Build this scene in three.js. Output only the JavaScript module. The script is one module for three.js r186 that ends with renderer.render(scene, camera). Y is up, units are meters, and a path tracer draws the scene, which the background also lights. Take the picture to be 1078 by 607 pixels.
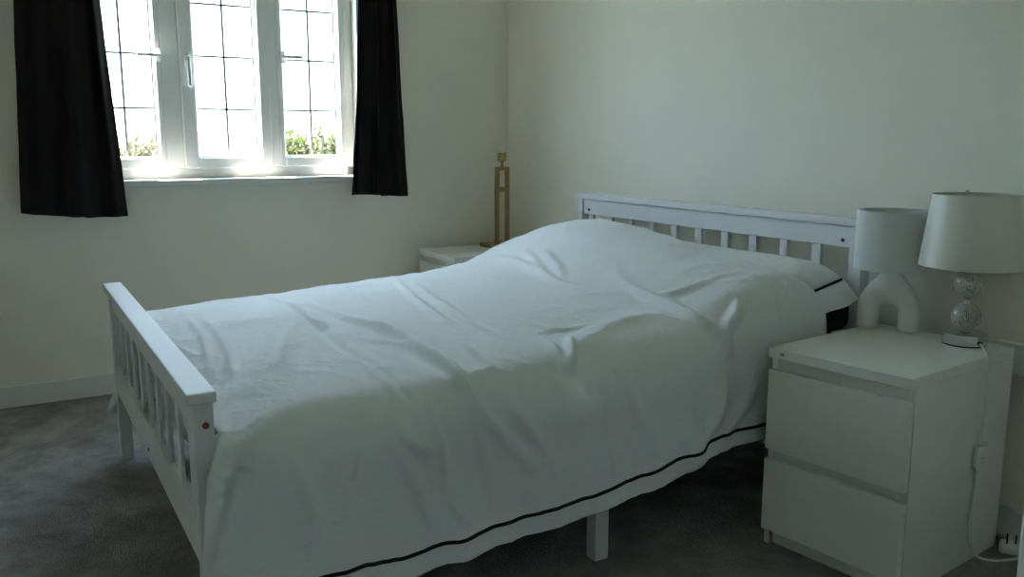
import * as THREE from 'three';
import { RoundedBoxGeometry } from 'three/addons/geometries/RoundedBoxGeometry.js';
import { MarchingCubes } from 'three/addons/objects/MarchingCubes.js';
import { ImprovedNoise } from 'three/addons/math/ImprovedNoise.js';
import { mergeGeometries, mergeVertices } from 'three/addons/utils/BufferGeometryUtils.js';

// ---------------------------------------------------------------- camera, sky, sun, exposure
const scene = new THREE.Scene();
const camera = new THREE.PerspectiveCamera(36.44, 1078 / 607, 0.05, 2000);
camera.position.set(-2.2833, 1.0695, 3.9639);
{ const yaw = 0.5268, pitch = -0.1699;
  camera.lookAt(camera.position.x + Math.sin(yaw) * Math.cos(pitch), camera.position.y + Math.sin(pitch), camera.position.z - Math.cos(yaw) * Math.cos(pitch)); }
scene.add(camera);
scene.background = new THREE.Color().setRGB(0.70, 0.955, 1.25);
scene.backgroundIntensity = 1.6;
const sun = new THREE.DirectionalLight(new THREE.Color().setRGB(1, 0.95, 0.86), 9);
sun.name = 'sun';
sun.position.set(-1.4 - 2.3, 1 + 8.0, -0.1 - 1.6); sun.target.position.set(-1.4, 1, -0.1);
sun.castShadow = true; sun.shadow.mapSize.set(2048, 2048); sun.shadow.radius = 1.5;
Object.assign(sun.shadow.camera, { left: -6, right: 6, top: 6, bottom: -6, near: 0.1, far: 40 });
scene.add(sun, sun.target);
const renderer = new THREE.WebGLRenderer({ antialias: true });
renderer.toneMapping = THREE.LinearToneMapping;
renderer.toneMappingExposure = 8.0;
renderer.shadowMap.enabled = true;

// ---------------------------------------------------------------- helpers
const noise = new ImprovedNoise();
let seed = 12345;
const rnd = () => (seed = (seed * 1664525 + 1013904223) >>> 0) / 4294967296;
const fbm = (x, y, z, o = 4) => { let s = 0, a = 1, t = 0; for (let i = 0; i < o; i++) { s += a * noise.noise(x, y, z); t += a; x *= 2.03; y *= 2.03; z *= 2.03; a *= 0.5; } return s / t; };
const ss = (a, b, t) => { t = Math.min(1, Math.max(0, (t - a) / (b - a))); return t * t * (3 - 2 * t); };
const knots = (xs, ys) => (v) => { if (v <= xs[0]) return ys[0]; for (let i = 1; i < xs.length; i++) if (v <= xs[i]) return ys[i - 1] + (ys[i] - ys[i - 1]) * (v - xs[i - 1]) / (xs[i] - xs[i - 1]); return ys[ys.length - 1]; };
const RGB = (r, g, b) => new THREE.Color().setRGB(r, g, b);
const used = {};
function numbered(name) { const n = used[name] = (used[name] ?? -1) + 1; return n ? name + '_' + String(n).padStart(3, '0') : name; }
function boxUV(g) {               // uv in metres, by the axis a face points along
  g = g.index ? g.toNonIndexed() : g;
  const p = g.attributes.position, n = g.attributes.normal, uv = new Float32Array(p.count * 2);
  for (let f = 0; f < p.count; f += 3) {
    let x = 0, y = 0, z = 0;
    for (let i = f; i < f + 3; i++) { x += Math.abs(n.getX(i)); y += Math.abs(n.getY(i)); z += Math.abs(n.getZ(i)); }
    for (let i = f; i < f + 3; i++) {
      const P = [p.getX(i), p.getY(i), p.getZ(i)];
      const [a, b] = y >= x && y >= z ? [P[2], P[0]] : x >= z ? [P[2], P[1]] : [P[0], P[1]];
      uv[2 * i] = a; uv[2 * i + 1] = b;
    }
  }
  g.setAttribute('uv', new THREE.BufferAttribute(uv, 2));
  return g;
}
function box(x0, x1, y0, y1, z0, z1, r = 0.003) {
  const w = x1 - x0, h = y1 - y0, d = z1 - z0;
  const g = r > 0 ? new RoundedBoxGeometry(w, h, d, 2, Math.min(r, w / 2.01, h / 2.01, d / 2.01)) : new THREE.BoxGeometry(w, h, d);
  g.translate((x0 + x1) / 2, (y0 + y1) / 2, (z0 + z1) / 2);
  return boxUV(g);
}
function part(name, g, m, parent, label) {
  const o = new THREE.Mesh(Array.isArray(g) ? mergeGeometries(g.map((q) => q.index ? q.toNonIndexed() : q)) : g, m);
  o.name = parent ? name : numbered(name); o.castShadow = o.receiveShadow = true;
  if (label) o.userData.label = label;
  (parent ?? scene).add(o);
  return o;
}
function thing(name, label, category, [x, y, z] = [0, 0, 0], turn = 0, group) {
  const o = new THREE.Group(); o.name = numbered(name); o.position.set(x, y, z); o.rotation.y = turn;
  o.userData = { label, category }; if (group) o.userData.group = group;
  scene.add(o); return o;
}
function struct(name, g, m, label, category) { const o = part(name, g, m); o.userData = { kind: 'structure', label, category }; return o; }
function lathe(pts, seg = 48) { return new THREE.LatheGeometry(pts.map(([r, y]) => new THREE.Vector2(r, y)), seg); }
function cyl(r, h, x, y, z, axis = 'y', seg = 20) {
  const g = new THREE.CylinderGeometry(r, r, h, seg); if (axis === 'x') g.rotateZ(Math.PI / 2); if (axis === 'z') g.rotateX(Math.PI / 2);
  g.translate(x, y, z); return g;
}
function tube(pts, r, seg = 60, rad = 8) { return new THREE.TubeGeometry(new THREE.CatmullRomCurve3(pts.map((p) => new THREE.Vector3(...p)), false, 'centripetal'), seg, r, rad); }
function tex(n, fn, srgb, repeat) {          // fn(u, v) -> grey 0..1 or [r, g, b]
  const d = new Uint8Array(n * n * 4);
  for (let j = 0; j < n; j++) for (let i = 0; i < n; i++) {
    const c = fn(i / n, j / n), k = (j * n + i) * 4, a = Array.isArray(c) ? c : [c, c, c];
    for (let q = 0; q < 3; q++) d[k + q] = Math.max(0, Math.min(255, Math.round(a[q] * 255)));
    d[k + 3] = 255;
  }
  const t = new THREE.DataTexture(d, n, n, THREE.RGBAFormat);
  t.wrapS = t.wrapT = THREE.RepeatWrapping; t.magFilter = THREE.LinearFilter; t.minFilter = THREE.LinearMipmapLinearFilter; t.generateMipmaps = true;
  if (srgb) t.colorSpace = THREE.SRGBColorSpace;
  if (repeat) t.repeat.set(repeat[0], repeat[1]);
  t.needsUpdate = true; return t;
}
// noise that repeats after one tile, f periods across it
const tile = (u, v, f, o = 4, s = 0) => {
  const A = 2 * Math.PI, R = f / A; let a = 0, w = 1, t = 0, k = 1;
  for (let i = 0; i < o; i++) {
    const x = Math.cos(A * u) * R * k, y = Math.sin(A * u) * R * k, p = Math.cos(A * v) * R * k, q = Math.sin(A * v) * R * k;
    a += w * (noise.noise(x + s, y + p * 0.83, q + 7.1 * i) + noise.noise(p + s + 31, q + x * 0.77, y + 3.3 * i)) * 0.5; t += w; w *= 0.55; k *= 2;
  }
  return a / t;
};

// ---------------------------------------------------------------- materials
const M = {};
const std = (o) => new THREE.MeshStandardMaterial(o), phys = (o) => new THREE.MeshPhysicalMaterial(o);
const paintBump = tex(256, (u, v) => 0.5 + 0.5 * tile(u, v, 24, 4), false, [2.5, 2.5]);
M.wall = std({ color: RGB(0.90, 0.86, 0.735), roughness: 0.9, bumpMap: paintBump, bumpScale: 0.0006 });
M.ceiling = std({ color: RGB(0.90, 0.885, 0.84), roughness: 0.95 });
M.trim = std({ color: RGB(0.78, 0.78, 0.74), roughness: 0.5 });
const hash = (i, j, k = 0) => { const s = Math.sin(i * 127.1 + j * 311.7 + k * 74.7) * 43758.5453; return s - Math.floor(s); };
const carpetMap = tex(1024, (u, v) => {
  const b = tile(u, v, 6, 3, 3) + 0.6 * tile(u, v, 16, 2, 13), f = tile(u, v, 60, 2, 9), g = hash(Math.floor(u * 1024), Math.floor(v * 1024)) - 0.5;
  const l = 0.56 + 0.26 * b + 0.10 * f + 0.12 * g; return [l * 1.0, l * 0.98, l * 0.955];
}, true, [0.7, 0.7]);
const carpetBump = tex(1024, (u, v) => 0.5 + 0.3 * tile(u, v, 190, 2, 5) + 0.5 * (hash(Math.floor(u * 1024), Math.floor(v * 1024), 4) - 0.5) + 0.25 * tile(u, v, 7, 3, 2), false, [0.7, 0.7]);
M.carpet = std({ map: carpetMap, roughness: 1, bumpMap: carpetBump, bumpScale: 0.005 });
const woodBump = tex(512, (u, v) => 0.5 + 0.4 * tile(u * 1, v, 3, 3, 1) * 0 + 0.5 * Math.sin(40 * Math.PI * 2 * v + 5 * tile(u, v, 3, 3, 8)) * 0.35 + 0.3 * tile(u, v, 30, 2), false, [2.2, 5]);
M.wood = phys({ color: RGB(0.79, 0.80, 0.79), roughness: 0.52, bumpMap: woodBump, bumpScale: 0.00012, specularIntensity: 0.8 });
M.laminate = std({ color: RGB(0.82, 0.82, 0.75), roughness: 0.34 });
M.laminateEdge = std({ color: RGB(0.74, 0.75, 0.69), roughness: 0.45 });
M.scuff = std({ color: RGB(0.42, 0.30, 0.14), roughness: 0.8 });
M.upvc = phys({ color: RGB(0.88, 0.89, 0.89), roughness: 0.3, clearcoat: 0.3 });
M.lead = std({ color: RGB(0.30, 0.31, 0.31), roughness: 0.6, metalness: 0.3 });
M.spacer = std({ color: RGB(0.10, 0.10, 0.09), roughness: 0.6 });
M.glass = phys({ color: 0xffffff, roughness: 0, transmission: 1, thickness: 0, ior: 1.45 });
const weave = tex(256, (u, v) => 0.5 + 0.25 * Math.sin(u * Math.PI * 2 * 64) + 0.25 * Math.sin(v * Math.PI * 2 * 64) + 0.15 * tile(u, v, 30, 2), false, [8, 8]);
const crumple = tex(512, (u, v) => { const a = Math.abs(tile(u, v, 6, 4, 2)), b = Math.abs(tile(u, v, 11, 3, 17)); return Math.min(1, 0.25 + 1.6 * a + 0.7 * b); }, false, [2.2, 2.2]);
M.cotton = phys({ color: RGB(0.80, 0.82, 0.82), roughness: 0.85, bumpMap: crumple, bumpScale: 0.0032, sheen: 0.25, sheenRoughness: 0.6, sheenColor: RGB(0.8, 0.85, 0.9) });
M.piping = std({ color: RGB(0.006, 0.006, 0.008), roughness: 0.8 });
M.mattress = std({ color: RGB(0.045, 0.045, 0.046), roughness: 0.95, bumpMap: weave, bumpScale: 0.0006 });
M.curtain = phys({ color: RGB(0.007, 0.006, 0.0075), roughness: 0.5, bumpMap: weave, bumpScale: 0.0003, specularIntensity: 0.35, sheen: 0.2, sheenRoughness: 0.45, sheenColor: RGB(0.04, 0.03, 0.04) });
M.darkMetal = std({ color: RGB(0.03, 0.03, 0.03), roughness: 0.4, metalness: 0.8 });
M.copper = std({ color: RGB(0.30, 0.14, 0.08), roughness: 0.4, metalness: 0.7 });
const brush = tex(256, (u, v) => 0.5 + 0.5 * (hash(Math.floor(u * 256), 1) - 0.5) + 0.2 * tile(u, v, 20, 2), false, [6, 1]);
M.brass = std({ color: RGB(0.34, 0.25, 0.11), roughness: 0.3, metalness: 0.9, bumpMap: brush, bumpScale: 0.0002 });
M.brassShiny = std({ color: RGB(0.58, 0.44, 0.20), roughness: 0.2, metalness: 0.95 });
M.socketWhite = std({ color: RGB(0.82, 0.82, 0.78), roughness: 0.4 });
M.ceramic = std({ color: RGB(0.87, 0.86, 0.81), roughness: 0.75, bumpMap: tex(256, (u, v) => 0.5 + 0.5 * tile(u, v, 40, 3), false, [3, 3]), bumpScale: 0.0006 });
M.cork = std({ color: RGB(0.16, 0.12, 0.09), roughness: 0.9 });
const linen = tex(512, (u, v) => 0.5 + 0.3 * (hash(Math.floor(u * 512), 3) - 0.5) + 0.5 * (hash(7, Math.floor(v * 512)) - 0.5) + 0.15 * tile(u, v, 40, 2), false, [2, 1]);
M.linen = phys({ color: RGB(0.80, 0.82, 0.79), roughness: 0.9, transmission: 0.2, thickness: 0, bumpMap: linen, bumpScale: 0.0004, side: THREE.DoubleSide });
M.satin = phys({ color: RGB(0.82, 0.80, 0.70), roughness: 0.38, transmission: 0.15, thickness: 0, sheen: 0.5, sheenRoughness: 0.3, sheenColor: RGB(0.5, 0.5, 0.45), bumpMap: linen, bumpScale: 0.0001, side: THREE.DoubleSide });
M.shadeLining = std({ color: RGB(0.70, 0.68, 0.58), roughness: 0.8 });
M.chrome = std({ color: RGB(0.62, 0.63, 0.64), roughness: 0.16, metalness: 1 });
M.brushedSteel = std({ color: RGB(0.50, 0.51, 0.52), roughness: 0.3, metalness: 1, bumpMap: brush, bumpScale: 0.0001 });
M.rubber = std({ color: RGB(0.01, 0.01, 0.01), roughness: 0.7 });
M.cable = std({ color: RGB(0.78, 0.78, 0.74), roughness: 0.45 });
// mosaic of crazed silver glass on the lamp's balls
const cells = []; for (let i = 0; i < 44 * 22; i++) cells.push([0.1 + 0.8 * rnd(), 0.1 + 0.8 * rnd(), rnd()]);
function mosaicAt(u, v) {
  const cx = Math.floor(u * 44), cy = Math.floor(v * 22); let a = 9, b = 9, id = 0;
  for (let dy = -1; dy <= 1; dy++) for (let dx = -1; dx <= 1; dx++) {
    const X = cx + dx, Y = cy + dy, c = cells[((X + 44) % 44) + 44 * ((Y + 22) % 22)];
    const d = Math.hypot(X + c[0] - u * 44, Y + c[1] - v * 22); if (d < a) { b = a; a = d; id = c[2]; } else if (d < b) b = d;
  }
  return [b - a, id];
}
M.mosaic = phys({
  color: 0xffffff, map: tex(512, (u, v) => { const [e, id] = mosaicAt(u, v); const l = e < 0.14 ? 0.92 : 0.50 + 0.26 * id; return [l, l * 0.99, l * 0.93]; }, true),
  bumpMap: tex(512, (u, v) => { const [e, id] = mosaicAt(u, v); return e < 0.1 ? 0.1 : 0.5 + 0.5 * id; }, false), bumpScale: 0.0012,
  metalness: 0.25, roughness: 0.3, clearcoat: 0.8, clearcoatRoughness: 0.08 });
M.render = std({ color: RGB(0.6, 0.58, 0.52), roughness: 0.95 });
M.grass = std({ color: RGB(0.09, 0.12, 0.04), roughness: 1 });
M.hill = std({ color: RGB(0.08, 0.10, 0.045), roughness: 1 });
M.bark = std({ color: RGB(0.07, 0.06, 0.045), roughness: 1 });
M.leafA = phys({ color: RGB(0.075, 0.076, 0.007), roughness: 0.9, transmission: 0.35, thickness: 0, side: THREE.DoubleSide });
M.leafB = phys({ color: RGB(0.085, 0.066, 0.010), roughness: 0.9, transmission: 0.35, thickness: 0, side: THREE.DoubleSide });

// ---------------------------------------------------------------- the room
const H = 2.4, XL = -2.95, ZB = 3.5, WT = 0.15, ZL = 5.2, WB = 0.1;   // ZB: door wall, ZL: far wall of the landing
const WIN = { x0: -2.0, x1: -0.805, y0: 0.868, y1: 2.15 };
struct('floor', box(XL - 0.1, 0.1, -0.12, 0, -WT, ZL + 0.1, 0), M.carpet, 'mottled grey carpet covering the bedroom floor', 'floor');
struct('ceiling', box(XL - 0.1, 0.1, H, H + 0.15, -WT, ZL + 0.1, 0), M.ceiling, 'plain white bedroom ceiling', 'ceiling');
const holed = (ax, h0, h1, a0, a1, y0, y1, t0, t1) => {        // a wall along x with one opening
  const g = [box(a0, h0, -0.12, H, t0, t1, 0), box(h1, a1, -0.12, H, t0, t1, 0), box(h0, h1, y1, H, t0, t1, 0)]; if (y0 > 0) g.push(box(h0, h1, -0.12, y0, t0, t1, 0)); return g; };
struct('wall_window', holed('x', WIN.x0, WIN.x1, XL - 0.1, 0.1, WIN.y0, WIN.y1, -WT, 0), M.wall, 'off-white wall around the leaded window', 'wall');
const LW = { z0: 4.30, z1: 4.80, y0: 1.15, y1: 1.85 };  // opening of the added fill-light window on the landing
struct('wall_headboard', [box(0, 0.1, -0.12, H, 0, LW.z0, 0), box(0, 0.1, -0.12, H, LW.z1, ZL + 0.1, 0), box(0, 0.1, -0.12, LW.y0, LW.z0, LW.z1, 0), box(0, 0.1, LW.y1, H, LW.z0, LW.z1, 0)], M.wall, 'off-white wall behind the bed headboard', 'wall');
struct('wall_left', box(XL - 0.1, XL, -0.12, H, 0, ZL + 0.1, 0), M.wall, 'off-white wall on the left of the room', 'wall');
const DOOR = { x0: -2.37, x1: -1.370, y1: 2.03 };
struct('wall_back', holed('x', DOOR.x0, DOOR.x1, XL, 0, 0, DOOR.y1, ZB, ZB + WB), M.wall, 'off-white wall with the doorway the viewer stands in', 'wall');
struct('wall_landing', box(XL, 0, -0.12, H, ZL, ZL + 0.1, 0), M.wall, 'off-white landing wall behind the viewer', 'wall');
{
  const w = new THREE.Group(); w.name = 'window_2'; scene.add(w); w.userData = { kind: 'structure', label: 'white window added out of view on the landing for fill light', category: 'window' };  // unseen window, added to send soft fill through the doorway
  const { z0, z1, y0, y1 } = LW;
  part('frame', [box(0.02, 0.08, y0, y1, z0, z0 + 0.06), box(0.02, 0.08, y0, y1, z1 - 0.06, z1), box(0.02, 0.08, y0, y0 + 0.06, z0 + 0.06, z1 - 0.06), box(0.02, 0.08, y1 - 0.06, y1, z0 + 0.06, z1 - 0.06)], M.upvc, w);
  part('pane', new THREE.PlaneGeometry(z1 - z0 - 0.12, y1 - y0 - 0.12).rotateY(-Math.PI / 2).translate(0.05, (y0 + y1) / 2, (z0 + z1) / 2), M.glass, w);
}
// lining and architrave of the doorway; its right-hand edge just enters the view
struct('trim_2', [box(DOOR.x1 - 0.025, DOOR.x1, 0, DOOR.y1 - 0.025, ZB - 0.006, ZB + WB + 0.006, 0.003), box(DOOR.x0, DOOR.x0 + 0.025, 0, DOOR.y1 - 0.025, ZB - 0.006, ZB + WB + 0.006, 0.003), box(DOOR.x0, DOOR.x1, DOOR.y1 - 0.025, DOOR.y1, ZB - 0.006, ZB + WB + 0.006, 0.003),
  box(DOOR.x1 - 0.008, DOOR.x1 + 0.055, 0, DOOR.y1 + 0.055, ZB - 0.02, ZB - 0.0005, 0.004), box(DOOR.x0 - 0.055, DOOR.x0 + 0.008, 0, DOOR.y1 + 0.055, ZB - 0.02, ZB - 0.0005, 0.004), box(DOOR.x0, DOOR.x1, DOOR.y1 - 0.008, DOOR.y1 + 0.055, ZB - 0.02, ZB - 0.0005, 0.004)], M.trim, 'white door frame at the right edge of the view', 'door frame');
function skirting(name, x0, x1, z0, z1, label) { struct(name, box(x0, x1, 0, 0.088, z0, z1, 0.004), M.trim, label, 'baseboard'); }
skirting('baseboard_window', XL, 0, 0, 0.016, 'white baseboard under the window');
skirting('baseboard_headboard', -0.016, 0, 0.016, ZB, 'white baseboard behind the bed');
skirting('baseboard_left', XL, XL + 0.016, 0.016, ZB, 'white baseboard on the left wall');
skirting('baseboard_back', DOOR.x1 + 0.055, -0.016, ZB - 0.016, ZB, 'white baseboard beside the doorway');
struct('trim_1', box(WIN.x0 + 0.001, WIN.x1 - 0.001, 0.868, 0.897, -0.075, 0.034, 0.006), M.trim, 'white window sill board under the leaded window', 'window sill');

// ---------------------------------------------------------------- window with three leaded lights
{
  const w = new THREE.Group(); w.name = 'window_1'; scene.add(w);
  w.userData = { kind: 'structure', label: 'white three-light window with leaded glass', category: 'window' };
  const zi = -0.07, zo = -0.14, { x0, x1, y1 } = WIN, yb = 0.897;
  part('frame', [box(x0, x0 + 0.042, yb, y1, zo, zi), box(x1 - 0.042, x1, yb, y1, zo, zi), box(x0, x1, yb, 0.94, zo, zi), box(x0, x1, y1 - 0.045, y1, zo, zi), box(x0, x1, 0.868, yb, zo, -0.0755)], M.upvc, w);
  part('mullion', box(-1.652, -1.58, 0.94, y1 - 0.045, zo, zi), M.upvc, w);
  part('mullion', box(-1.2, -1.160, 0.94, y1 - 0.045, zo, zi), M.upvc, w);
  const lights = [
    { gx0: -1.935, gx1: -1.675, l: 0.023, r: 0.023, z: -0.066, lead: -1.803, handle: [-1.664, 1.412, -1] },
    { gx0: -1.521, gx1: -1.247, l: 0.059, r: 0.047, z: -0.052, lead: -1.384, handle: [-1.548, 1.40, 0] },
    { gx0: -1.136, gx1: -0.871, l: 0.024, r: 0.024, z: -0.066, lead: -1.003, handle: [-1.134, 1.428, 1] }];
  const rows = [0.985, 1.195, 1.42, 1.64, 1.86, 2.065];
  for (const L of lights) {
    const b0 = 0.941, t1 = 2.104, zb = -0.13;
    const bar = (a, b, c, d) => box(a, b, c, d, zb, L.z, 0.006);
    const sash = part('casement', [bar(L.gx0 - L.l, L.gx0, b0, t1), bar(L.gx1, L.gx1 + L.r, b0, t1), bar(L.gx0, L.gx1, b0, rows[0]), bar(L.gx0, L.gx1, rows[5], t1),
      // glazing bead, a step down to the glass
      box(L.gx0, L.gx0 + 0.006, rows[0], rows[5], zb + 0.01, L.z - 0.018, 0), box(L.gx1 - 0.006, L.gx1, rows[0], rows[5], zb + 0.01, L.z - 0.018, 0),
      box(L.gx0, L.gx1, rows[0], rows[0] + 0.006, zb + 0.01, L.z - 0.018, 0), box(L.gx0, L.gx1, rows[5] - 0.006, rows[5], zb + 0.01, L.z - 0.018, 0)], M.upvc, w);
    const cols = [L.gx0 + 0.006, L.lead, L.gx1 - 0.006];
    for (let i = 0; i < 2; i++) for (let j = 0; j < 5; j++) {
      const pw = cols[i + 1] - cols[i], ph = rows[j + 1] - rows[j];
      const g = new THREE.PlaneGeometry(pw, ph); g.translate((cols[i] + cols[i + 1]) / 2, (rows[j] + rows[j + 1]) / 2, -0.104);
      part('pane', g, M.glass, sash);
    }
    part('lead_strip', box(L.lead - 0.005, L.lead + 0.005, rows[0] + 0.006, rows[5] - 0.006, -0.1075, -0.1005, 0), M.lead, sash, 'dark vertical lead strip');
    for (let j = 1; j < 5; j++) part('lead_strip', box(cols[0], cols[2], rows[j] - 0.0045, rows[j] + 0.0045, -0.1075, -0.1005, 0), M.lead, sash, 'dark horizontal lead strip');
    part('glazing_spacer', [box(cols[2] - 0.006, cols[2], rows[0] + 0.006, rows[5] - 0.006, -0.112, -0.1085, 0), box(cols[0], cols[0] + 0.006, rows[0] + 0.006, rows[5] - 0.006, -0.112, -0.1085, 0)], M.spacer, sash);
    const [hx, hy, dir] = L.handle;
    const gr = [box(hx - 0.011, hx + 0.011, hy - 0.028, hy + 0.028, L.z - 0.002, L.z + 0.010, 0.004), cyl(0.008, 0.03, hx, hy, L.z + 0.02, 'z')];
    gr.push(dir === 0 ? box(hx - 0.008, hx + 0.008, hy - 0.115, hy + 0.012, L.z + 0.024, L.z + 0.038, 0.006) : box(Math.min(hx - dir * 0.01, hx + dir * 0.085), Math.max(hx - dir * 0.01, hx + dir * 0.085), hy - 0.008, hy + 0.008, L.z + 0.024, L.z + 0.038, 0.006));
    part('handle', gr, M.upvc, sash, 'white window handle');
  }
}

struct('trim_3', box(WIN.x0 - 0.04, WIN.x1 + 0.04, 0.835, 0.872, -0.25, -WT - 0.0005, 0.006), M.upvc, 'white outer window sill added to bounce sun onto the frame', 'window sill');  // added out of view, reflects sunlight up onto the window frame
// ---------------------------------------------------------------- outside: ground, hills, two leafy trees
struct('ground', box(-60, 60, -3.0, -2.8, -140, -WT - 0.3, 0), M.grass, 'grass outside below the window', 'ground');
{
  const g = new THREE.PlaneGeometry(900, 60, 120, 6); const p = g.attributes.position;
  for (let i = 0; i < p.count; i++) { const x = p.getX(i), t = (p.getY(i) + 30) / 60; p.setXYZ(i, x + 120, -32 + t * (34 + 7 * fbm(x * 0.012, 3, 1)), -420 - 120 * t); }
  g.computeVertexNormals();
  struct('hills', g, M.hill, 'distant hills beyond the garden', 'hills');
}
function tree(x, z, top, rad, m, label, n) {
  const t = thing('garden_tree', label, 'tree', [x, -2.8, z], 0, 'garden trees outside the window');
  const hgt = top + 2.8, br = [];
  br.push(tube([[0, -0.05, 0], [0.05, hgt * 0.4, 0.02], [-0.03, hgt * 0.8, 0]], 0.07, 20, 8));
  for (let i = 0; i < 22; i++) {
    const a = i * 2.4, y = hgt * (0.4 + 0.5 * i / 22), r = rad * (0.6 + 0.5 * rnd());
    br.push(tube([[0, y * 0.8, 0], [Math.cos(a) * r * 0.5, y, Math.sin(a) * r * 0.5], [Math.cos(a) * r, y + rad * (0.2 + 0.6 * rnd()), Math.sin(a) * r]], 0.012, 10, 5));
  }
  part('trunk', br, M.bark, t);
  const leaf = new THREE.BufferGeometry();
  leaf.setAttribute('position', new THREE.BufferAttribute(new Float32Array([0, 0, 0, 0.018, 0.03, 0.006, 0, 0.075, 0, 0, 0, 0, 0, 0.075, 0, -0.018, 0.03, 0.006]), 3)); leaf.computeVertexNormals();
  const im = new THREE.InstancedMesh(leaf, m, n); im.name = 'foliage'; im.userData.kind = 'stuff'; im.castShadow = im.receiveShadow = true;
  const o = new THREE.Object3D(), c = new THREE.Color();
  for (let i = 0; i < n; i++) {
    const a = rnd() * 6.283, v = rnd() * 2 - 1, k = Math.cbrt(rnd()), s = Math.sqrt(1 - v * v);
    const lump = 0.75 + 0.45 * fbm(Math.cos(a) * s * 2 + x, v * 2, Math.sin(a) * s * 2, 3) * 2;
    o.position.set(Math.cos(a) * s * rad * k * lump, hgt - rad * 1.25 + v * rad * 1.25 * k * lump, Math.sin(a) * s * rad * k * lump);
    o.rotation.set(rnd() * 6.3, rnd() * 6.3, rnd() * 6.3); o.scale.setScalar(0.8 + rnd() * 1.0); o.updateMatrix(); im.setMatrixAt(i, o.matrix);
    im.setColorAt(i, c.setRGB(0.75 + 0.4 * rnd(), 0.8 + 0.3 * rnd(), 0.7 + 0.3 * rnd()));
  }
  t.add(im);
}
tree(1.05, -6.6, 1.22, 0.72, M.leafA, 'bright green tree seen through the right-hand window light', 20000);
tree(-1.05, -7.0, 1.10, 0.62, M.leafB, 'yellowish tree seen through the left-hand window light', 15000);

// ---------------------------------------------------------------- curtains
function curtain(label, edgeL, edgeR, yTop, yBot, pleats, ph, z0) {
  const t = thing('curtain', label, 'curtain', [0, 0, 0], 0, 'black curtains beside the window');
  const nx = 140, ny = 70, pos = [], idx = [], N = (nx + 1) * (ny + 1);
  const at = (i, j) => {
    const u = i / nx, v = j / ny, y0 = yTop + (yBot(u) - yTop) * v, L = edgeL(y0), R = edgeR(y0);
    const a = u * pleats * 2 * Math.PI + ph + 0.5 * Math.sin(v * 2.2 + ph), amp = 0.013 + 0.006 * v;
    const z = z0 + amp * Math.sin(a) + 0.006 * Math.sin(a * 2.3 + 3 * v) + 0.008 * fbm(u * 3, v * 3, ph);
    return [L + (R - L) * u + 0.006 * Math.cos(a) * Math.min(1, 12 * u, 12 * (1 - u)) + 0.006 * fbm(u * 2, v * 5, ph + 4), y0, z];
  };
  for (const s of [0, 1]) for (let j = 0; j <= ny; j++) for (let i = 0; i <= nx; i++) { const p = at(i, j); pos.push(p[0], p[1], p[2] + (s ? -0.004 : 0)); }
  const k = (i, j, s) => s * N + j * (nx + 1) + i;
  const quad = (a, b, c, d) => idx.push(a, b, c, a, c, d);
  for (let j = 0; j < ny; j++) for (let i = 0; i < nx; i++) { quad(k(i, j, 0), k(i, j + 1, 0), k(i + 1, j + 1, 0), k(i + 1, j, 0)); quad(k(i, j, 1), k(i + 1, j, 1), k(i + 1, j + 1, 1), k(i, j + 1, 1)); }
  for (let i = 0; i < nx; i++) { quad(k(i, ny, 0), k(i, ny, 1), k(i + 1, ny, 1), k(i + 1, ny, 0)); quad(k(i, 0, 0), k(i + 1, 0, 0), k(i + 1, 0, 1), k(i, 0, 1)); }
  for (let j = 0; j < ny; j++) { quad(k(0, j, 0), k(0, j, 1), k(0, j + 1, 1), k(0, j + 1, 0)); quad(k(nx, j, 0), k(nx, j + 1, 0), k(nx, j + 1, 1), k(nx, j, 1)); }
  const g = new THREE.BufferGeometry(); g.setAttribute('position', new THREE.Float32BufferAttribute(pos, 3)); g.setIndex(idx); g.computeVertexNormals();
  const uv = []; for (let i = 0; i < pos.length; i += 3) uv.push(pos[i], pos[i + 1]); g.setAttribute('uv', new THREE.Float32BufferAttribute(uv, 2));
  part('curtain_cloth', g, M.curtain, t);
  const rings = [];
  const y = yTop + 0.022;
  for (let i = 0; i < 5; i++) { const x = edgeL(yTop) + (edgeR(yTop) - edgeL(yTop)) * (0.08 + 0.21 * i); const r = new THREE.TorusGeometry(0.021, 0.003, 8, 20); r.rotateY(Math.PI / 2); r.translate(x, y, z0); part('ring', r, M.darkMetal, t); }
}
curtain('wide black curtain hanging at the left side of the window',
  knots([0.75, 1.1, 1.58, 2.2], [-2.224, -2.205, -2.181, -2.165]), knots([0.75, 0.95, 1.2, 1.6, 2.2], [-1.842, -1.850, -1.864, -1.886, -1.915]),
  2.2, (u) => 0.784 - 0.012 * Math.sin(u * 3.1) - 0.022 * u - 0.004 * ss(0.6, 0.62, u), 2.3, 0.4, 0.088);
curtain('narrow black curtain hanging between the window and the brass lamp',
  knots([0.8, 0.95, 1.3, 1.7, 2.2], [-0.892, -0.880, -0.850, -0.832, -0.82]), knots([0.8, 1.2, 1.7, 2.2], [-0.607, -0.622, -0.640, -0.65]),
  2.2, (u) => 0.812 - 0.008 * u - 0.006 * ss(0.55, 0.57, u), 2.2, 2.2, 0.088);
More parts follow.
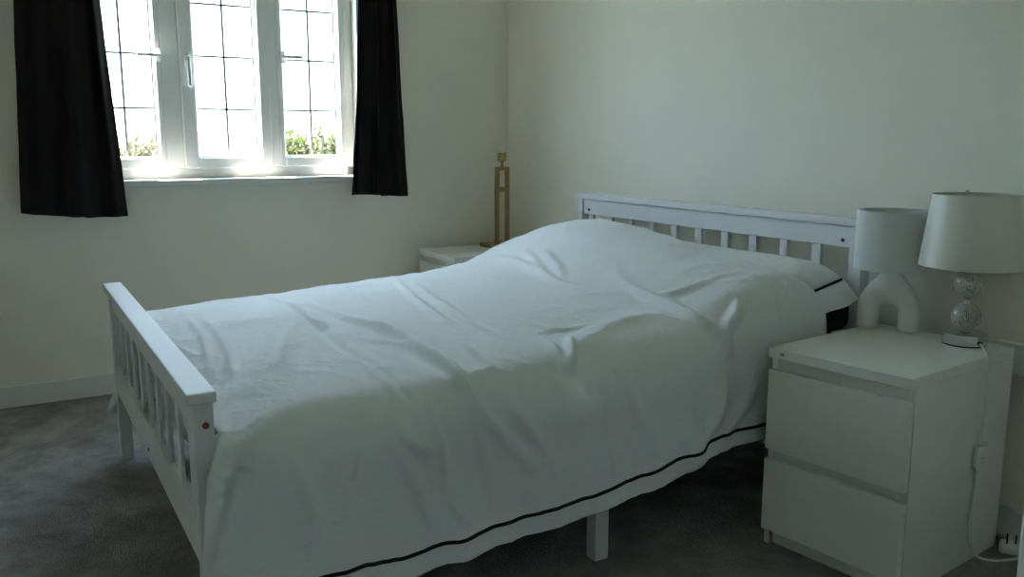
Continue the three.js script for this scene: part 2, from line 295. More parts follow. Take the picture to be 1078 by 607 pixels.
{ const t = thing('curtain_pole', 'black curtain pole above the window', 'curtain pole', [0, 0, 0]);
  part('pole', cyl(0.014, 1.98, -1.4, 2.23, 0.088, 'x'), M.darkMetal, t);
  for (const x of [-2.40, -0.40]) { const s = new THREE.SphereGeometry(0.026, 20, 14); s.translate(x, 2.23, 0.088); part('finial', s, M.darkMetal, t); }
  for (const x of [-2.30, -0.50]) part('bracket', [cyl(0.007, 0.088, x, 2.23, 0.044, 'z'), cyl(0.024, 0.006, x, 2.23, 0.003, 'z')], M.darkMetal, t); }

// ---------------------------------------------------------------- bed
const Z1 = 0.831, Z2 = 2.304;
{
  const b = thing('bed_frame', 'white wooden slatted bed frame with low footboard', 'bed', [0, 0, 0]);
  // footboard
  part('footboard_cap', box(-2.0185, -1.963, 0.577, 0.599, Z1, Z2, 0.003), M.wood, b);
  part('footboard_top_rail', box(-2.000, -1.976, 0.515, 0.5775, Z1 + 0.046, Z2 - 0.046, 0.002), M.wood, b);
  part('footboard_bottom_rail', box(-2.002, -1.976, 0.232, 0.325, Z1 + 0.046, Z2 - 0.046, 0.003), M.wood, b);
  for (let i = 0; i < 9; i++) { const z = 2.165 - 0.1465 * i; part('slat', box(-1.994, -1.985, 0.32, 0.52, z - 0.017, z + 0.017, 0.002), M.wood, b); }
  for (const [za, zb, near] of [[Z1 + 0.012, Z1 + 0.048, 0], [Z2 - 0.048, Z2 - 0.012, 1]]) {
    const p = part('footboard_post', box(-2.006, -1.968, 0, 0.5775, za, zb, 0.003), M.wood, b);
    if (near) part('bolt', cyl(0.0065, 0.004, -1.984, 0.532, zb + 0.001, 'z'), M.copper, p, 'copper bolt head');
  }
  part('bolt', cyl(0.005, 0.004, -2.003, 0.262, 1.58, 'x'), M.copper, b, 'small copper bolt head');
  // headboard
  part('headboard_cap', box(-0.150, -0.095, 0.816, 0.840, Z1, Z2 - 0.003, 0.003), M.wood, b);
  part('headboard_top_rail', box(-0.138, -0.112, 0.752, 0.8165, Z1 + 0.055, Z2 - 0.048, 0.002), M.wood, b);
  part('headboard_bottom_rail', box(-0.138, -0.112, 0.24, 0.34, Z1 + 0.048, Z2 - 0.048, 0.003), M.wood, b);
  for (let i = 0; i < 10; i++) { const z = 2.123 - 0.1326 * i; part('slat', box(-0.132, -0.118, 0.335, 0.756, z - 0.0165, z + 0.0165, 0.002), M.wood, b); }
  for (const [za, zb] of [[Z1 + 0.014, Z1 + 0.05], [Z2 - 0.05, Z2 - 0.005]]) part('headboard_post', box(-0.144, -0.104, 0, 0.8165, za, zb, 0.003), M.wood, b);
  for (const z of [0.925, 2.226]) part('bolt', cyl(0.0055, 0.004, -0.139, 0.772, z, 'x'), M.darkMetal, b, 'dark bolt hole');
  // sides, support legs, base slats
  for (const [za, zb] of [[Z1 + 0.02, Z1 + 0.045], [Z2 - 0.045, Z2 - 0.02]]) part('side_rail', box(-1.968, -0.144, 0.255, 0.36, za, zb, 0.003), M.wood, b);
  const leg = part('support_leg', box(-1.048, -1.006, 0, 0.256, 2.222, 2.262, 0.003), M.wood, b);
  part('bolt', cyl(0.005, 0.004, -1.018, 0.15, 2.263, 'z'), M.darkMetal, leg);
  part('support_leg', box(-1.048, -1.006, 0, 0.256, 0.873, 0.913, 0.003), M.wood, b);
  for (let i = 0; i < 12; i++) { const x = -1.88 + i * 0.151; part('base_slat', box(x - 0.03, x + 0.03, 0.30, 0.315, Z1 + 0.045, Z2 - 0.045, 0.002), M.wood, b); }
  const m = part('mattress', box(-1.925, -0.150, 0.316, 0.508, 0.885, 2.255, 0.04), M.mattress);
  m.userData = { label: 'dark grey mattress under the white duvet', category: 'mattress' };
}

// ---------------------------------------------------------------- duvet
const T0 = knots([-2.03, -1.95, -1.90, -1.8, -1.5, -0.95, -0.65, -0.3], [0.525, 0.533, 0.54, 0.548, 0.556, 0.59, 0.62, 0.63]);
const BZ = knots([0.8, 0.9, 1.0, 1.17, 1.3, 1.47, 1.68, 1.82, 2.0, 2.15, 2.28, 2.4], [0, 0.05, 0.09, 0.135, 0.15, 0.150, 0.131, 0.119, 0.104, 0.098, 0.082, 0.066]);
const YB = knots([-2.05, -1.9, -1.84, -1.80, -1.48, -1.2, -0.89, -0.55, -0.3], [0.09, 0.115, 0.160, 0.180, 0.166, 0.178, 0.228, 0.252, 0.27]);
const smooth = (f, w) => (x) => (f(x - w) + 2 * f(x - w / 2) + 2 * f(x) + 2 * f(x + w / 2) + f(x + w)) / 8;
const sT0 = smooth(T0, 0.05), sBZ = smooth(BZ, 0.08), sYB = smooth(YB, 0.03);
const ZN = 2.335, ZF = 0.835;
const topY = (x, z) => { const c = (z - 1.585) / 0.75; return sT0(x) - 0.03 * c * c + ss(-0.78, -0.45, x) * sBZ(z); };
// creases of the cover: height and width in millimetres, then the line along which each one runs
const CREASES = [[10,14,[[-1.523,.532,.939],[-1.523,.55,1.285],[-1.54,.555,1.52],[-1.525,.553,1.70]]],[-9,14,[[-1.489,.518,.898],[-1.544,.553,1.433],[-1.566,.551,1.799],[-1.57,.548,1.916],[-1.566,.54,2.096],[-1.57,.526,2.247],[-1.549,.488,2.304]]],[12,18,[[-1.48,.548,1.176],[-1.463,.558,1.495],[-1.429,.56,1.69],[-1.408,.558,1.831],[-1.408,.55,2.049],[-1.408,.539,2.226],[-1.387,.497,2.304]]],[12,16,[[-1.497,.553,1.823],[-1.438,.553,1.932],[-1.416,.546,2.111],[-1.421,.537,2.233],[-1.399,.466,2.323],[-1.331,.381,2.339],[-1.25,.271,2.355]]],[9,13,[[-1.57,.549,1.885],[-1.57,.541,2.065],[-1.578,.532,2.212],[-1.574,.514,2.272],[-1.536,.477,2.313]]],[10,16,[[-1.621,.485,2.304],[-1.574,.431,2.332],[-1.514,.412,2.335]]],[7,10,[[-1.514,.516,2.272],[-1.51,.419,2.334],[-1.502,.342,2.345]]],[6,16,[[-1.033,.569,1.043],[-1.174,.576,1.651],[-1.199,.568,1.924],[-1.186,.565,2.026]]],[6,14,[[-1.029,.531,.877],[-1.225,.573,1.643],[-1.255,.564,1.948]]],[8,13,[[-1.301,.557,2.049],[-1.318,.55,2.158],[-1.331,.531,2.266]]],[8,13,[[-1.118,.567,2.072],[-1.131,.56,2.174],[-1.152,.526,2.289]]],[12,12,[[-1.054,.567,2.143],[-1.118,.552,2.247],[-1.157,.526,2.289]]],[6,14,[[-1.11,.568,2.057],[-1.037,.572,2.08],[-.897,.581,2.096]]],[9,16,[[-.684,.623,1.051],[-.713,.627,1.394],[-.756,.611,1.628],[-.748,.612,1.753]]],[8,14,[[-.637,.677,1.339],[-.679,.649,1.503],[-.735,.618,1.651]]],[7,14,[[-.641,.666,1.207],[-.688,.643,1.394],[-.739,.617,1.566]]],[9,15,[[-.65,.657,1.768],[-.692,.623,1.979],[-.701,.61,2.127],[-.705,.596,2.247]]],[11,13,[[-.701,.612,2.096],[-.705,.602,2.219],[-.688,.586,2.278],[-.667,.559,2.313]]],[16,14,[[-.573,.639,2.253],[-.62,.606,2.284],[-.662,.567,2.308],[-.667,.493,2.335]]],[8,15,[[-.696,.619,2.01],[-.645,.635,2.088],[-.505,.677,2.143]]],[12,45,[[-1.11,.558,2.226],[-.888,.581,2.127],[-.735,.598,2.158]]],[8,16,[[-1.642,.484,2.304],[-1.583,.369,2.34],[-1.536,.278,2.358]]],[7,16,[[-1.838,.483,2.294],[-1.796,.314,2.356],[-1.821,.246,2.375]]],[9,14,[[-1.928,.496,2.15],[-1.953,.46,2.272],[-1.987,.363,2.332],[-2.017,.263,2.35]]],[-7,20,[[-1.894,.501,2.253],[-1.936,.412,2.323],[-1.97,.276,2.35]]],[6,14,[[-1.421,.483,2.313],[-1.404,.377,2.339],[-1.391,.239,2.362]]],[7,16,[[-1.331,.489,2.313],[-1.297,.432,2.334],[-1.195,.269,2.355]]],[6,18,[[-1.161,.511,2.304],[-1.148,.462,2.33],[-1.105,.29,2.354]]],[7,18,[[-1.093,.554,2.247],[-1.097,.416,2.336],[-1.071,.237,2.363]]],[6,16,[[-1.016,.53,2.294],[-.965,.37,2.343],[-.939,.27,2.361]]],[7,22,[[-.671,.475,2.336],[-.722,.333,2.354],[-.88,.242,2.367]]],[7,20,[[-.564,.444,2.343],[-.62,.341,2.355],[-.684,.286,2.362]]],[9,40,[[-1.553,.553,1.417],[-1.723,.544,1.846],[-1.834,.525,2.111]]],[5,12,[[-1.825,.53,1.129],[-1.851,.537,1.597],[-1.902,.522,1.932]]],[5,12,[[-1.791,.541,1.293],[-1.825,.539,1.768],[-1.864,.527,1.979]]],[5,12,[[-1.591,.369,2.34],[-1.557,.283,2.358],[-1.536,.239,2.367]]],[5,10,[[-1.506,.312,2.35],[-1.48,.259,2.361],[-1.472,.234,2.366]]]];
const segs = [];
for (const [h, w, knotsOf] of CREASES) {
  const pl = new THREE.CatmullRomCurve3(knotsOf.map((p) => new THREE.Vector3(...p)), false, 'centripetal').getPoints((knotsOf.length - 1) * 4).map((p) => p.toArray()), n = pl.length - 1;
  for (let i = 0; i < n; i++) segs.push({ id: segs.length, h: h / 1000, w: w / 1000, a: pl[i], b: pl[i + 1], t0: i / n, t1: (i + 1) / n, line: pl });
}
function creaseAt(P, q) {
  const side = ss(2, 1, q), wy = 0.2 + 0.8 * side, wz = 1 - 0.75 * side;   // on the top the height, on the side the depth counts less
  const best = new Map();
  for (const s of segs) {
    const { a, b } = s, R = s.w * 4 + 0.03;
    if (P[0] < Math.min(a[0], b[0]) - R || P[0] > Math.max(a[0], b[0]) + R || P[2] < Math.min(a[2], b[2]) - R || P[2] > Math.max(a[2], b[2]) + R) continue;
    const d = [b[0] - a[0], b[1] - a[1], b[2] - a[2]], L = d[0] * d[0] + d[1] * d[1] + d[2] * d[2] || 1e-9;
    let t = ((P[0] - a[0]) * d[0] + (P[1] - a[1]) * d[1] + (P[2] - a[2]) * d[2]) / L; t = Math.max(0, Math.min(1, t));
    const dist = Math.hypot(P[0] - a[0] - d[0] * t, wy * (P[1] - a[1] - d[1] * t), wz * (P[2] - a[2] - d[2] * t));
    const o = best.get(s.line); if (!o || dist < o.q) best.set(s.line, { q: dist, s, t: s.t0 + (s.t1 - s.t0) * t });
  }
  let sum = 0;
  for (const { q, s, t } of best.values()) {
    const k = q / s.w, fade = Math.pow(Math.sin(Math.PI * Math.min(0.985, Math.max(0.015, t))), 0.9);
    sum += 1.6 * s.h * fade * (1.25 * Math.exp(-k * k) - 0.4 * Math.exp(-k * k / 4.5));
  }
  return sum * (1 + 0.5 * side);
}
function duvetBase(x, q) {
  const foot = ss(-1.80, -1.98, x), r = 0.15 - 0.085 * foot; let y, z, X = x;
  if (q <= 1) {
    const t = topY(x, ZN - r) - r, yb = sYB(x); y = yb + (t - yb) * q;
    z = ZN - 0.012 * ss(-0.95, -0.6, x) + (0.035 * ss(-0.55, -0.95, x) + 0.04 * ss(-1.2, -2, x)) * Math.pow(1 - q, 1.2);
    X = x - foot * 0.055 * (1 - q) + 0.006 * foot;
  } else if (q <= 2) {
    const a = (q - 1) * Math.PI / 2; z = ZN - r + (r - 0.012 * ss(-0.95, -0.6, x)) * Math.cos(a); y = topY(x, ZN - r) - r + r * Math.sin(a);
    X = x + foot * (0.037 * (q - 1) + 0.006);
  } else {
    X = x + foot * (0.043 - 0.075 * ss(4.3, 5, q));
    if (q <= 3) { z = ZN - r + (ZF + r - ZN + r) * (q - 2); y = topY(x, z); }
    else if (q <= 4) { const a = (q - 3) * Math.PI / 2; z = ZF + r - r * Math.sin(a); y = topY(x, ZF + r) - r + r * Math.cos(a); }
    else { z = ZF - 0.02 * (q - 4); y = topY(x, ZF + r) - r + (0.2 - 0.05 * foot - topY(x, ZF + r) + r) * (q - 4); }
  }
  return [X, y, z];
}
function sheet(nu, nv, f, thick) {   // a closed sheet: outer grid, inner grid, stitched border
  const P = []; for (let j = 0; j <= nv; j++) for (let i = 0; i <= nu; i++) P.push(f(i, j));
  const at = (i, j) => P[Math.min(nv, Math.max(0, j)) * (nu + 1) + Math.min(nu, Math.max(0, i))];
  const pos = [], uv = [], N = P.length;
  const inner = [];
  for (let j = 0; j <= nv; j++) for (let i = 0; i <= nu; i++) {
    const a = at(i + 1, j), b = at(i - 1, j), c = at(i, j + 1), d = at(i, j - 1), p = at(i, j);
    const n = new THREE.Vector3(a[0] - b[0], a[1] - b[1], a[2] - b[2]).cross(new THREE.Vector3(c[0] - d[0], c[1] - d[1], c[2] - d[2])).normalize();
    const border = Math.min(i, nu - i, j, nv - j), k = thick * Math.min(1, 0.25 + border * 0.25);
    pos.push(p[0], p[1], p[2]); inner.push(p[0] - n.x * k, p[1] - n.y * k, p[2] - n.z * k); uv.push(p[3], p[4]);
  }
  const idx = [], k = (i, j, s) => s * N + j * (nu + 1) + i, quad = (a, b, c, d) => idx.push(a, b, c, a, c, d);
  for (let j = 0; j < nv; j++) for (let i = 0; i < nu; i++) { quad(k(i, j, 0), k(i + 1, j, 0), k(i + 1, j + 1, 0), k(i, j + 1, 0)); quad(k(i, j, 1), k(i, j + 1, 1), k(i + 1, j + 1, 1), k(i + 1, j, 1)); }
  for (let i = 0; i < nu; i++) { quad(k(i, 0, 0), k(i, 0, 1), k(i + 1, 0, 1), k(i + 1, 0, 0)); quad(k(i, nv, 0), k(i + 1, nv, 0), k(i + 1, nv, 1), k(i, nv, 1)); }
  for (let j = 0; j < nv; j++) { quad(k(0, j, 0), k(0, j + 1, 0), k(0, j + 1, 1), k(0, j, 1)); quad(k(nu, j, 0), k(nu, j, 1), k(nu, j + 1, 1), k(nu, j + 1, 0)); }
  const g = new THREE.BufferGeometry(); g.setAttribute('position', new THREE.Float32BufferAttribute(pos.concat(inner), 3));
  g.setAttribute('uv', new THREE.Float32BufferAttribute(uv.concat(uv), 2)); g.setIndex(idx); g.computeVertexNormals(); return [g, P];
}
{
  const NU = 330, NQ = 330, X0 = -2.0, X1 = -0.335;
  const qOf = (j) => { const t = j / NQ; return t < 0.24 ? t / 0.24 : t < 0.38 ? 1 + (t - 0.24) / 0.14 : t < 0.86 ? 2 + (t - 0.38) / 0.48 : t < 0.94 ? 3 + (t - 0.86) / 0.08 : 4 + (t - 0.94) / 0.06; };
  const f = (i, j) => {
    const q = qOf(j), v = i / NU, headIn = 0.05 * ss(2.0, 1.2, q) - 0.02 * ss(3.2, 2.2, q);
    const x = X0 + (X1 + headIn - X0) * v;
    const B = duvetBase(x, q), e = 0.004;
    const A = duvetBase(x + e, q), C = duvetBase(x, q + e * 4);
    const n = new THREE.Vector3(A[0] - B[0], A[1] - B[1], A[2] - B[2]).cross(new THREE.Vector3(C[0] - B[0], C[1] - B[1], C[2] - B[2])).normalize();
    const side = ss(1.6, 0.6, q), X = B[0], Y = B[1], Z = B[2];
    let h = creaseAt(B, q);
    h += 0.012 * fbm(X * 2.2, Y * 2.2 + 5, Z * 2.2, 3) * (1 - 0.4 * side);
    h += 0.004 * fbm(X * 7 + Z * 3, Y * 5, Z * 6 - X * 3, 3);
    const rid = 1 - Math.abs(fbm(X * 5.5 - Z * 2.5, Y * 3, Z * 3.2 + X * 1.5 + 9, 2)) * 3; h += 0.004 * Math.max(0, rid) ** 3;
    h += side * 0.006 * (1 - Math.min(1, q)) ** 0.6 * Math.sin(X * 21 + 2.4 * Math.sin(X * 5 + 1) + Y * 4) * ss(0, 0.4, 1.2 - q);
    h += side * 0.004 * Math.sin(X * 46 + 6 * Y + Math.sin(X * 9));
    // the head end of the cover rolls under
    const roll = ss(0.965, 1, v) * (1 - side); h -= 0.012 * roll * roll;
    let yy = Y + n.y * h + (q < 1 ? (1 - q) * (0.004 * Math.sin(X * 9 + 1) + 0.010 * fbm(X * 14, 1.7, 0.3, 3) + 0.010 * Math.max(0, 0.25 - Math.abs(fbm(X * 6, 8.1, 2, 2)))) : 0);
    return [X + n.x * h, yy, Z + n.z * h, X, B[1] * 0.5 + Z + (q < 1 ? 0.6 * (1 - q) : 0)];
  };
  const [g, P] = sheet(NU, NQ, f, 0.022);
  // the foot end hangs down inside the footboard
  const j0 = Math.round(NQ * 0.34), j1 = Math.round(NQ * 0.90);
  const [g2] = sheet(160, 26, (i, j) => {
    const jj = Math.round(j0 + (j1 - j0) * (1 - i / 160)), p = P[jj * (NU + 1)], t = j / 26;
    const z = p[2], out = ss(0.03, 0.30 + 0.12 * Math.sin(z * 23), t) * Math.pow(Math.sin(Math.PI * Math.min(1, 0.15 + t * 0.83)), 0.7) * (0.58 + 0.50 * Math.sin(z * 41 + 2.5 * Math.sin(z * 8 + t * 2)) + 0.7 * fbm(z * 12, t * 2.5, 4, 2)), wob = 0.085 * (1 - Math.max(0, Math.min(1, out))) - 0.026;
    return [p[0] + 0.004 + wob * ss(0, 0.10, t) , p[1] - 0.002 - t * (p[1] - 0.365 - 0.045 * Math.sin(z * 17 + 1) - 0.03 * Math.sin(z * 47)), z, z, p[1] + t * 0.3];
  }, -0.010);
  const d = thing('duvet', 'rumpled white duvet with black piped hem covering the bed', 'duvet', [0, 0, 0]);
  part('duvet_cover', [g, g2], M.cotton, d);
  // black piping above the flat hem on the near side
  const jp = [], NUp = NU;
  const pts = [];
  for (let i = 0; i <= NUp; i += 3) {
    const drop = 0.044; // metres above the hem
    let j = 0, acc = 0; while (acc < drop && j < 70) { const a = P[j * (NU + 1) + i], b = P[(j + 1) * (NU + 1) + i]; acc += Math.hypot(a[0] - b[0], a[1] - b[1], a[2] - b[2]); j++; }
    const p = P[j * (NU + 1) + i]; pts.push(new THREE.Vector3(p[0], p[1] + (drop - acc), p[2] + 0.001));
  }
  part('piping', new THREE.TubeGeometry(new THREE.CatmullRomCurve3(pts), 360, 0.0042, 8), M.piping, d, 'thin black piping line');
}
// loose corner of the cover poking out past the far footboard post
// ---------------------------------------------------------------- pillow
{
  const t = thing('pillow', 'white pillow with black piped border against the headboard', 'pillow', [-0.357, 0.632, 1.91], 0);
  t.rotation.z = 0.22;
  const nu = 90, nv = 60, L = 0.37, W = 0.162, TH = 0.078;
  const pos = [], uv = [], idx = [];
  for (const s of [1, -1]) for (let j = 0; j <= nv; j++) for (let i = 0; i <= nu; i++) {
    const a = i / nu * 2 - 1, b = j / nv * 2 - 1, e = Math.pow(Math.max(0, (1 - a ** 8) * (1 - b ** 4)), 0.45) * (0.84 + 0.16 * b);
    const w = 0.006 * fbm(a * 3 + 9, b * 3, s, 3) * e;
    pos.push(b * W * (1 - 0.05 * (1 - a * a)), s * (TH * e * (s > 0 ? 1 : 0.9)) + w, a * L * (1 - 0.04 * (1 - b * b))); uv.push(a * L, b * W);
  }
  const N = (nu + 1) * (nv + 1), k = (i, j, s) => s * N + j * (nu + 1) + i;
  for (let j = 0; j < nv; j++) for (let i = 0; i < nu; i++) { idx.push(k(i, j, 0), k(i + 1, j, 0), k(i + 1, j + 1, 0), k(i, j, 0), k(i + 1, j + 1, 0), k(i, j + 1, 0)); idx.push(k(i, j, 1), k(i + 1, j + 1, 1), k(i + 1, j, 1), k(i, j, 1), k(i, j + 1, 1), k(i + 1, j + 1, 1)); }
  const g = new THREE.BufferGeometry(); g.setAttribute('position', new THREE.Float32BufferAttribute(pos, 3)); g.setAttribute('uv', new THREE.Float32BufferAttribute(uv, 2)); g.setIndex(idx); g.computeVertexNormals();
  part('cushion', g, M.cotton, t);
  const dk = new RoundedBoxGeometry(0.360, 0.112, 0.755, 8, 0.035), dp = dk.attributes.position;  // added dark block, keeps the gap below the white pillow dark
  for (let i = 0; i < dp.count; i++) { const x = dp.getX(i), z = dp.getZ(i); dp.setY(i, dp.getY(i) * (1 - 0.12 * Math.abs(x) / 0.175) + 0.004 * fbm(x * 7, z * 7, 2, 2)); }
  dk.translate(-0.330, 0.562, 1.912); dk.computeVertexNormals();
  part('pillow', boxUV(dk), M.mattress).userData = { label: 'dark grey block added to darken the gap under the white pillow', category: 'pillow' };
  const [fl] = sheet(60, 8, (i, j) => { const x = (i / 60 * 2 - 1) * (W + 0.01), v = j / 8; return [x, -0.004 - 0.055 * v ** 1.2 + 0.004 * Math.sin(x * 40) * v, L - 0.006 + 0.05 * v, x, v * 0.06]; }, 0.004);
  part('border', fl, M.cotton, t, 'flat white border of the pillowcase');
  part('piping', tube(Array.from({ length: 20 }, (_, i) => [(i / 19 * 2 - 1) * W, -0.001, L - 0.002]), 0.004, 40, 8), M.piping, t, 'thin black piping line');
}

// ---------------------------------------------------------------- bedside drawers
const NS = { d: 0.495, w: 0.386, h: 0.5396 };
function nightstand(pos, turn, label, marks) {
  const t = thing('bedside_drawers', label, 'nightstand', pos, turn, 'white two-drawer bedside units');
  const { d, w, h } = NS, tt = 0.026;
  part('top_panel', box(0, d, h - tt, h, 0, w, 0.0015), M.laminate, t);
  part('side_panel', box(0.020, d, 0, h - tt - 0.0005, 0, 0.017, 0.001), M.laminate, t);
  part('side_panel', box(0.020, d, 0, h - tt - 0.0005, w - 0.017, w, 0.001), M.laminate, t);
  part('back_panel', box(d - 0.006, d - 0.001, 0.03, h - tt - 0.0005, 0.017, w - 0.017, 0), M.laminate, t);
  part('plinth', box(0.034, 0.046, 0, 0.07, 0.0172, w - 0.0172, 0.001), M.laminateEdge, t);
  part('rail', box(0.0225, 0.040, h - tt - 0.045, h - tt - 0.0005, 0.0172, w - 0.0172, 0.001), M.laminateEdge, t);
  for (const [y0, y1, top] of [[0.268, 0.482, 0.460], [0.046, 0.241, 0.262]]) {
    const dr = part('drawer', box(0.001, 0.0195, y0, y1, 0.002, w - 0.002, 0.0015), M.laminate, t);
    part('drawer_box', [box(0.030, d - 0.05, y0 + 0.02, top - 0.004, 0.024, 0.034, 0), box(0.030, d - 0.05, y0 + 0.02, top - 0.004, w - 0.034, w - 0.024, 0), box(0.0196, d - 0.05, y0 + 0.02, y0 + 0.03, 0.034, w - 0.034, 0), box(0.0205, 0.030, y0 + 0.02, top, 0.0185, w - 0.0185, 0), box(d - 0.06, d - 0.05, y0 + 0.02, y1, 0.034, w - 0.034, 0)], M.laminateEdge, dr);
  }
  if (marks) {
    const c = new THREE.CircleGeometry(0.0058, 9); c.rotateY(-Math.PI / 2); c.scale(1, 0.8, 1.3); c.translate(-0.0004, h - 0.012, 0.042);
    part('chip', c, M.scuff, t, 'brown chip in the edge of the top');
  }
  return t;
}
nightstand([-0.6056, 0, 2.3959], 0.1192, 'white two-drawer bedside unit carrying two table lamps', true);
nightstand([-0.545, 0, 0.075], 0, 'white bedside unit under the brass lamp in the corner', false);

// ---------------------------------------------------------------- white arch lamp
{
  const t = thing('arch_lamp', 'white ceramic arch-shaped lamp with pale drum shade', 'lamp', [-0.146, NS.h, 2.402], 0.39);
  const seg = (p, a, b, r1, r2) => { const d = b.map((v, i) => v - a[i]), L = d.reduce((s, v) => s + v * v, 0); let k = p.reduce((s, v, i) => s + (v - a[i]) * d[i], 0) / L; k = Math.max(0, Math.min(1, k)); return Math.hypot(...p.map((v, i) => v - a[i] - d[i] * k)) - (r1 + (r2 - r1) * k); };
  const smin = (a, b, k) => { const h = Math.max(k - Math.abs(a - b), 0) / k; return Math.min(a, b) - h * h * k * 0.25; };
  const sdf = (x, y, z) => {
    const q = [x, y, z]; let d = 9;
    for (const s of [-1, 1]) d = Math.min(d, seg(q, [0, -0.05, s * 0.0560], [0, 0.055, s * 0.0550], 0.0295, 0.0295));
    if (y > 0.055) { const rr = Math.hypot(y - 0.055, z) - 0.055; d = Math.min(d, Math.hypot(rr, x) - 0.0295); }
    d = smin(d, seg(q, [0, 0.115, 0], [0, 0.21, 0], 0.026, 0.0145), 0.055);
    return Math.max(d, -y, y - 0.186);
  };
  const n = 84, mc = new MarchingCubes(n, M.ceramic, false, false, 400000), half = n / 2, sc = 0.115;
  mc.isolation = 0; mc.reset();
  for (let k = 0; k < n; k++) for (let j = 0; j < n; j++) for (let i = 0; i < n; i++) mc.field[i + n * j + n * n * k] = -sdf((i - half) / half * sc, (j - half) / half * sc + 0.09, (k - half) / half * sc);
  mc.update();
  const g = new THREE.BufferGeometry(); g.setAttribute('position', new THREE.BufferAttribute(mc.positionArray.slice(0, mc.count * 3), 3)); 
  g.scale(sc, sc, sc); g.translate(0, 0.09, 0);
  const gm = mergeVertices(g, 1e-5); gm.computeVertexNormals();
  const pp = gm.attributes.position, uv = []; for (let i = 0; i < pp.count; i++) uv.push(pp.getZ(i) * 4 + pp.getX(i) * 3, pp.getY(i) * 4); gm.setAttribute('uv', new THREE.Float32BufferAttribute(uv, 2));
  part('base', gm, M.ceramic, t);
  for (const s of [-1, 1]) part('foot_pad', cyl(0.026, 0.003, 0, 0.001, s * 0.056), M.cork, t);
  part('lamp_shade', lathe([[0.0990, 0.171], [0.1000, 0.171], [0.1000, 0.3335], [0.0990, 0.3335], [0.0980, 0.332], [0.0980, 0.1725], [0.0990, 0.171]], 72), M.linen, t);
  part('shade_ring', [new THREE.TorusGeometry(0.0978, 0.002, 8, 60).rotateX(Math.PI / 2).translate(0, 0.332, 0), new THREE.TorusGeometry(0.0978, 0.002, 8, 60).rotateX(Math.PI / 2).translate(0, 0.173, 0), cyl(0.0015, 0.195, 0, 0.190, 0, 'x'), cyl(0.0015, 0.195, 0, 0.190, 0, 'z')], M.socketWhite, t);
  part('lamp_holder', [cyl(0.013, 0.045, 0, 0.208, 0), cyl(0.018, 0.005, 0, 0.189, 0)], M.socketWhite, t);
}

// ---------------------------------------------------------------- lamp with two crackled balls
{
  const t = thing('ball_lamp', 'table lamp with two silver mosaic balls and cream tapered shade', 'lamp', [-0.137, NS.h, 2.626], 0);
  part('base', lathe([[0, 0.003], [0.0530, 0.003], [0.0545, 0.0045], [0.0545, 0.0295], [0.0530, 0.0312], [0.02, 0.0318], [0, 0.0318]], 64), M.chrome, t);
  part('base_pad', cyl(0.0525, 0.003, 0, 0.0015, 0, 'y', 48), M.rubber, t);
  part('stem', lathe([[0, 0.0315], [0.014, 0.0315], [0.013, 0.0335], [0.007, 0.035], [0.006, 0.040], [0.011, 0.041], [0.011, 0.107], [0.009, 0.111], [0.006, 0.1145], [0.006, 0.1185], [0.009, 0.122], [0.011, 0.126], [0.011, 0.196], [0.009, 0.199], [0.006, 0.203], [0.006, 0.225], [0.012, 0.227], [0.012, 0.255], [0, 0.255]], 32), M.chrome, t);
  for (const y of [0.0735, 0.1600]) { const s = new THREE.SphereGeometry(0.0360, 56, 40); s.rotateY(y * 30); s.translate(0, y, 0); part('mosaic_ball', s, M.mosaic, t); }
  part('lamp_shade', lathe([[0.1232, 0.205], [0.1239, 0.205], [0.1239, 0.209], [0.1025, 0.3885], [0.1018, 0.3895], [0.1010, 0.3885], [0.1224, 0.209], [0.1232, 0.205]], 80), M.satin, t);
  part('shade_ring', [new THREE.TorusGeometry(0.1010, 0.0018, 8, 60).rotateX(Math.PI / 2).translate(0, 0.387, 0), new THREE.TorusGeometry(0.1222, 0.0018, 8, 60).rotateX(Math.PI / 2).translate(0, 0.207, 0), cyl(0.0015, 0.242, 0, 0.23, 0, 'x'), cyl(0.0015, 0.242, 0, 0.23, 0, 'z')], M.shadeLining, t);
  part('shade_clip', box(0.068, 0.080, 0.382, 0.394, -0.078, -0.072, 0.001), M.shadeLining, t);
  // white cable: leaves the base towards the viewer, over the edge, down the side of the drawers to the floor
  const L = (p) => [p[0] + 0.137, p[1] - NS.h, p[2] - 2.626];
  part('cable_grommet', cyl(0.005, 0.008, -0.016, 0.012, 0.0535, 'z'), M.rubber, t);
  const c1 = [[-0.154, 0.551, 2.680], [-0.163, 0.5505, 2.690], [-0.185, 0.549, 2.710], [-0.212, 0.546, 2.733], [-0.226, 0.534, 2.747], [-0.229, 0.515, 2.749], [-0.222, 0.457, 2.749], [-0.218, 0.408, 2.748], [-0.225, 0.348, 2.749], [-0.229, 0.320, 2.750]].map(L);
  const c2 = [[-0.236, 0.255, 2.750], [-0.236, 0.188, 2.749], [-0.240, 0.125, 2.749], [-0.232, 0.079, 2.749], [-0.215, 0.035, 2.749], [-0.190, 0.008, 2.752], [-0.165, 0.0045, 2.776], [-0.135, 0.0045, 2.790], [-0.100, 0.0045, 2.802], [-0.06, 0.0045, 2.83], [-0.032, 0.0045, 2.93]].map(L);
  part('cable', [tube(c1, 0.0032, 60), tube(c2, 0.0032, 80)], M.cable, t, 'white lamp cable');
  const sw = part('cable_switch', boxUV(new RoundedBoxGeometry(0.035, 0.060, 0.016, 3, 0.005).rotateZ(-0.08).translate(...L([-0.2335, 0.287, 2.753]))), M.socketWhite, t, 'white inline cable switch');
  part('rocker', cyl(0.007, 0.006, ...L([-0.2340, 0.281, 2.762]), 'z'), M.cable, sw);
}

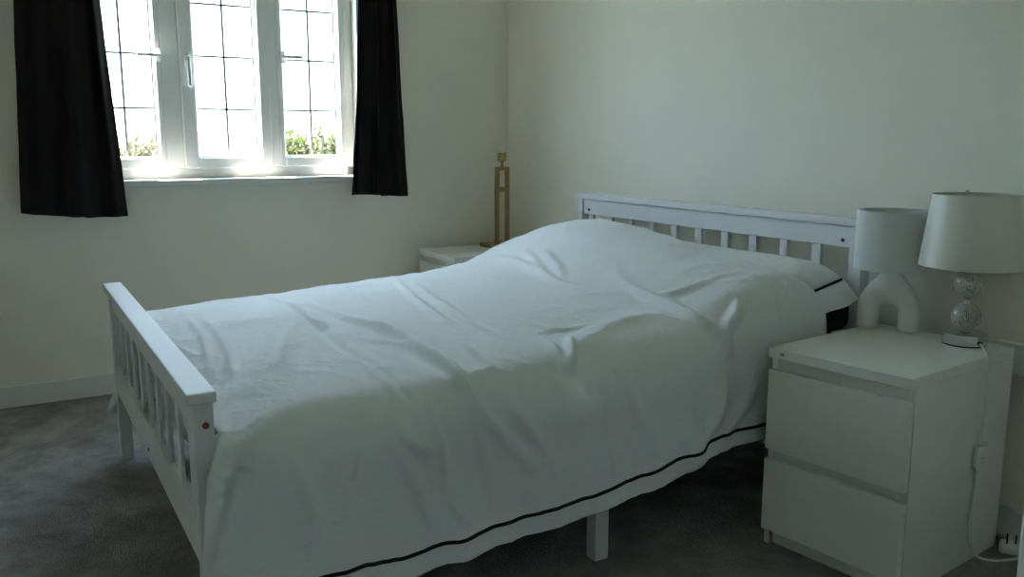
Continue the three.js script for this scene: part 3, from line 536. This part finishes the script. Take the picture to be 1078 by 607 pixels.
// ---------------------------------------------------------------- brass lamp without a shade
{
  const t = thing('brass_lamp', 'tall brass column lamp without a shade on far bedside unit', 'lamp', [-0.16, NS.h, 0.215], 0);
  part('base', box(-0.082, 0.082, 0, 0.018, -0.082, 0.082, 0.002), M.brass, t);
  const a = 0.009;
  part('column', box(-0.033 - a, -0.033 + a, 0.018, 0.292, -a + 0.008, a + 0.008, 0.0015), M.brass, t);
  part('column', box(0.029 - a, 0.029 + a, 0.018, 0.392, -a, a, 0.0015), M.brass, t);
  part('cross_bar', box(-0.0238, 0.0198, 0.272, 0.292, -a + 0.001, a + 0.001, 0.0015), M.brass, t);
  part('upper_column', box(-0.027 - a, -0.027 + a, 0.2922, 0.392, -a, a, 0.0015), M.brass, t);
  part('top_bar', box(-0.0178, 0.0198, 0.374, 0.392, -a, a, 0.0015), M.brass, t);
  part('neck', cyl(0.008, 0.03, 0, 0.405, 0), M.brass, t);
  const cup = part('lamp_holder', lathe([[0, 0.418], [0.016, 0.418], [0.0225, 0.424], [0.0225, 0.460], [0.020, 0.461], [0, 0.461]], 32), M.brassShiny, t);
  part('switch_knob', cyl(0.006, 0.008, -0.022, 0.438, 0.006, 'x'), M.brassShiny, cup);
  part('socket', lathe([[0, 0.4605], [0.0175, 0.4605], [0.0165, 0.487], [0.013, 0.489], [0.0115, 0.475], [0, 0.475]], 28), M.socketWhite, t, 'white plastic bulb socket');
}

// ---------------------------------------------------------------- socket, plug, wardrobe
{
  const t = thing('wall_socket', 'white double wall socket behind the bedside unit', 'socket', [0, 0, 0]);
  part('back_box', box(-0.030, -0.0005, 0.461, 0.541, 2.645, 2.785, 0.003), M.socketWhite, t);
  part('face_plate', box(-0.038, -0.0305, 0.459, 0.543, 2.642, 2.788, 0.004), M.socketWhite, t);
  for (const z of [2.690, 2.740]) part('switch', box(-0.043, -0.0375, 0.508, 0.530, z - 0.006, z + 0.006, 0.002), M.cable, t);
}
{
  const t = thing('power_plug', 'white plug with dark pins lying on the carpet', 'plug', [-0.078, 0, 2.765], 0.5);
  part('plug_body', new RoundedBoxGeometry(0.05, 0.028, 0.05, 4, 0.010).translate(0, 0.0142, 0), M.socketWhite, t);
  for (const [x, z, h] of [[-0.011, -0.008, 0.018], [0.011, -0.008, 0.018], [0, 0.012, 0.022]]) part('pin', box(x - 0.003, x + 0.003, 0.027, 0.028 + h, z - 0.002, z + 0.002, 0.0005), M.rubber, t, 'dark plug pin');
  part('cable', tube([[0.02, 0.012, 0.0], [0.035, 0.010, 0.012], [0.055, 0.012, 0.0], [0.060, 0.022, -0.035], [0.055, 0.030, -0.06], [0.045, 0.034, -0.09], [0.03, 0.036, -0.13]], 0.0030, 50), M.cable, t, 'white cable');
}

renderer.render(scene, camera);
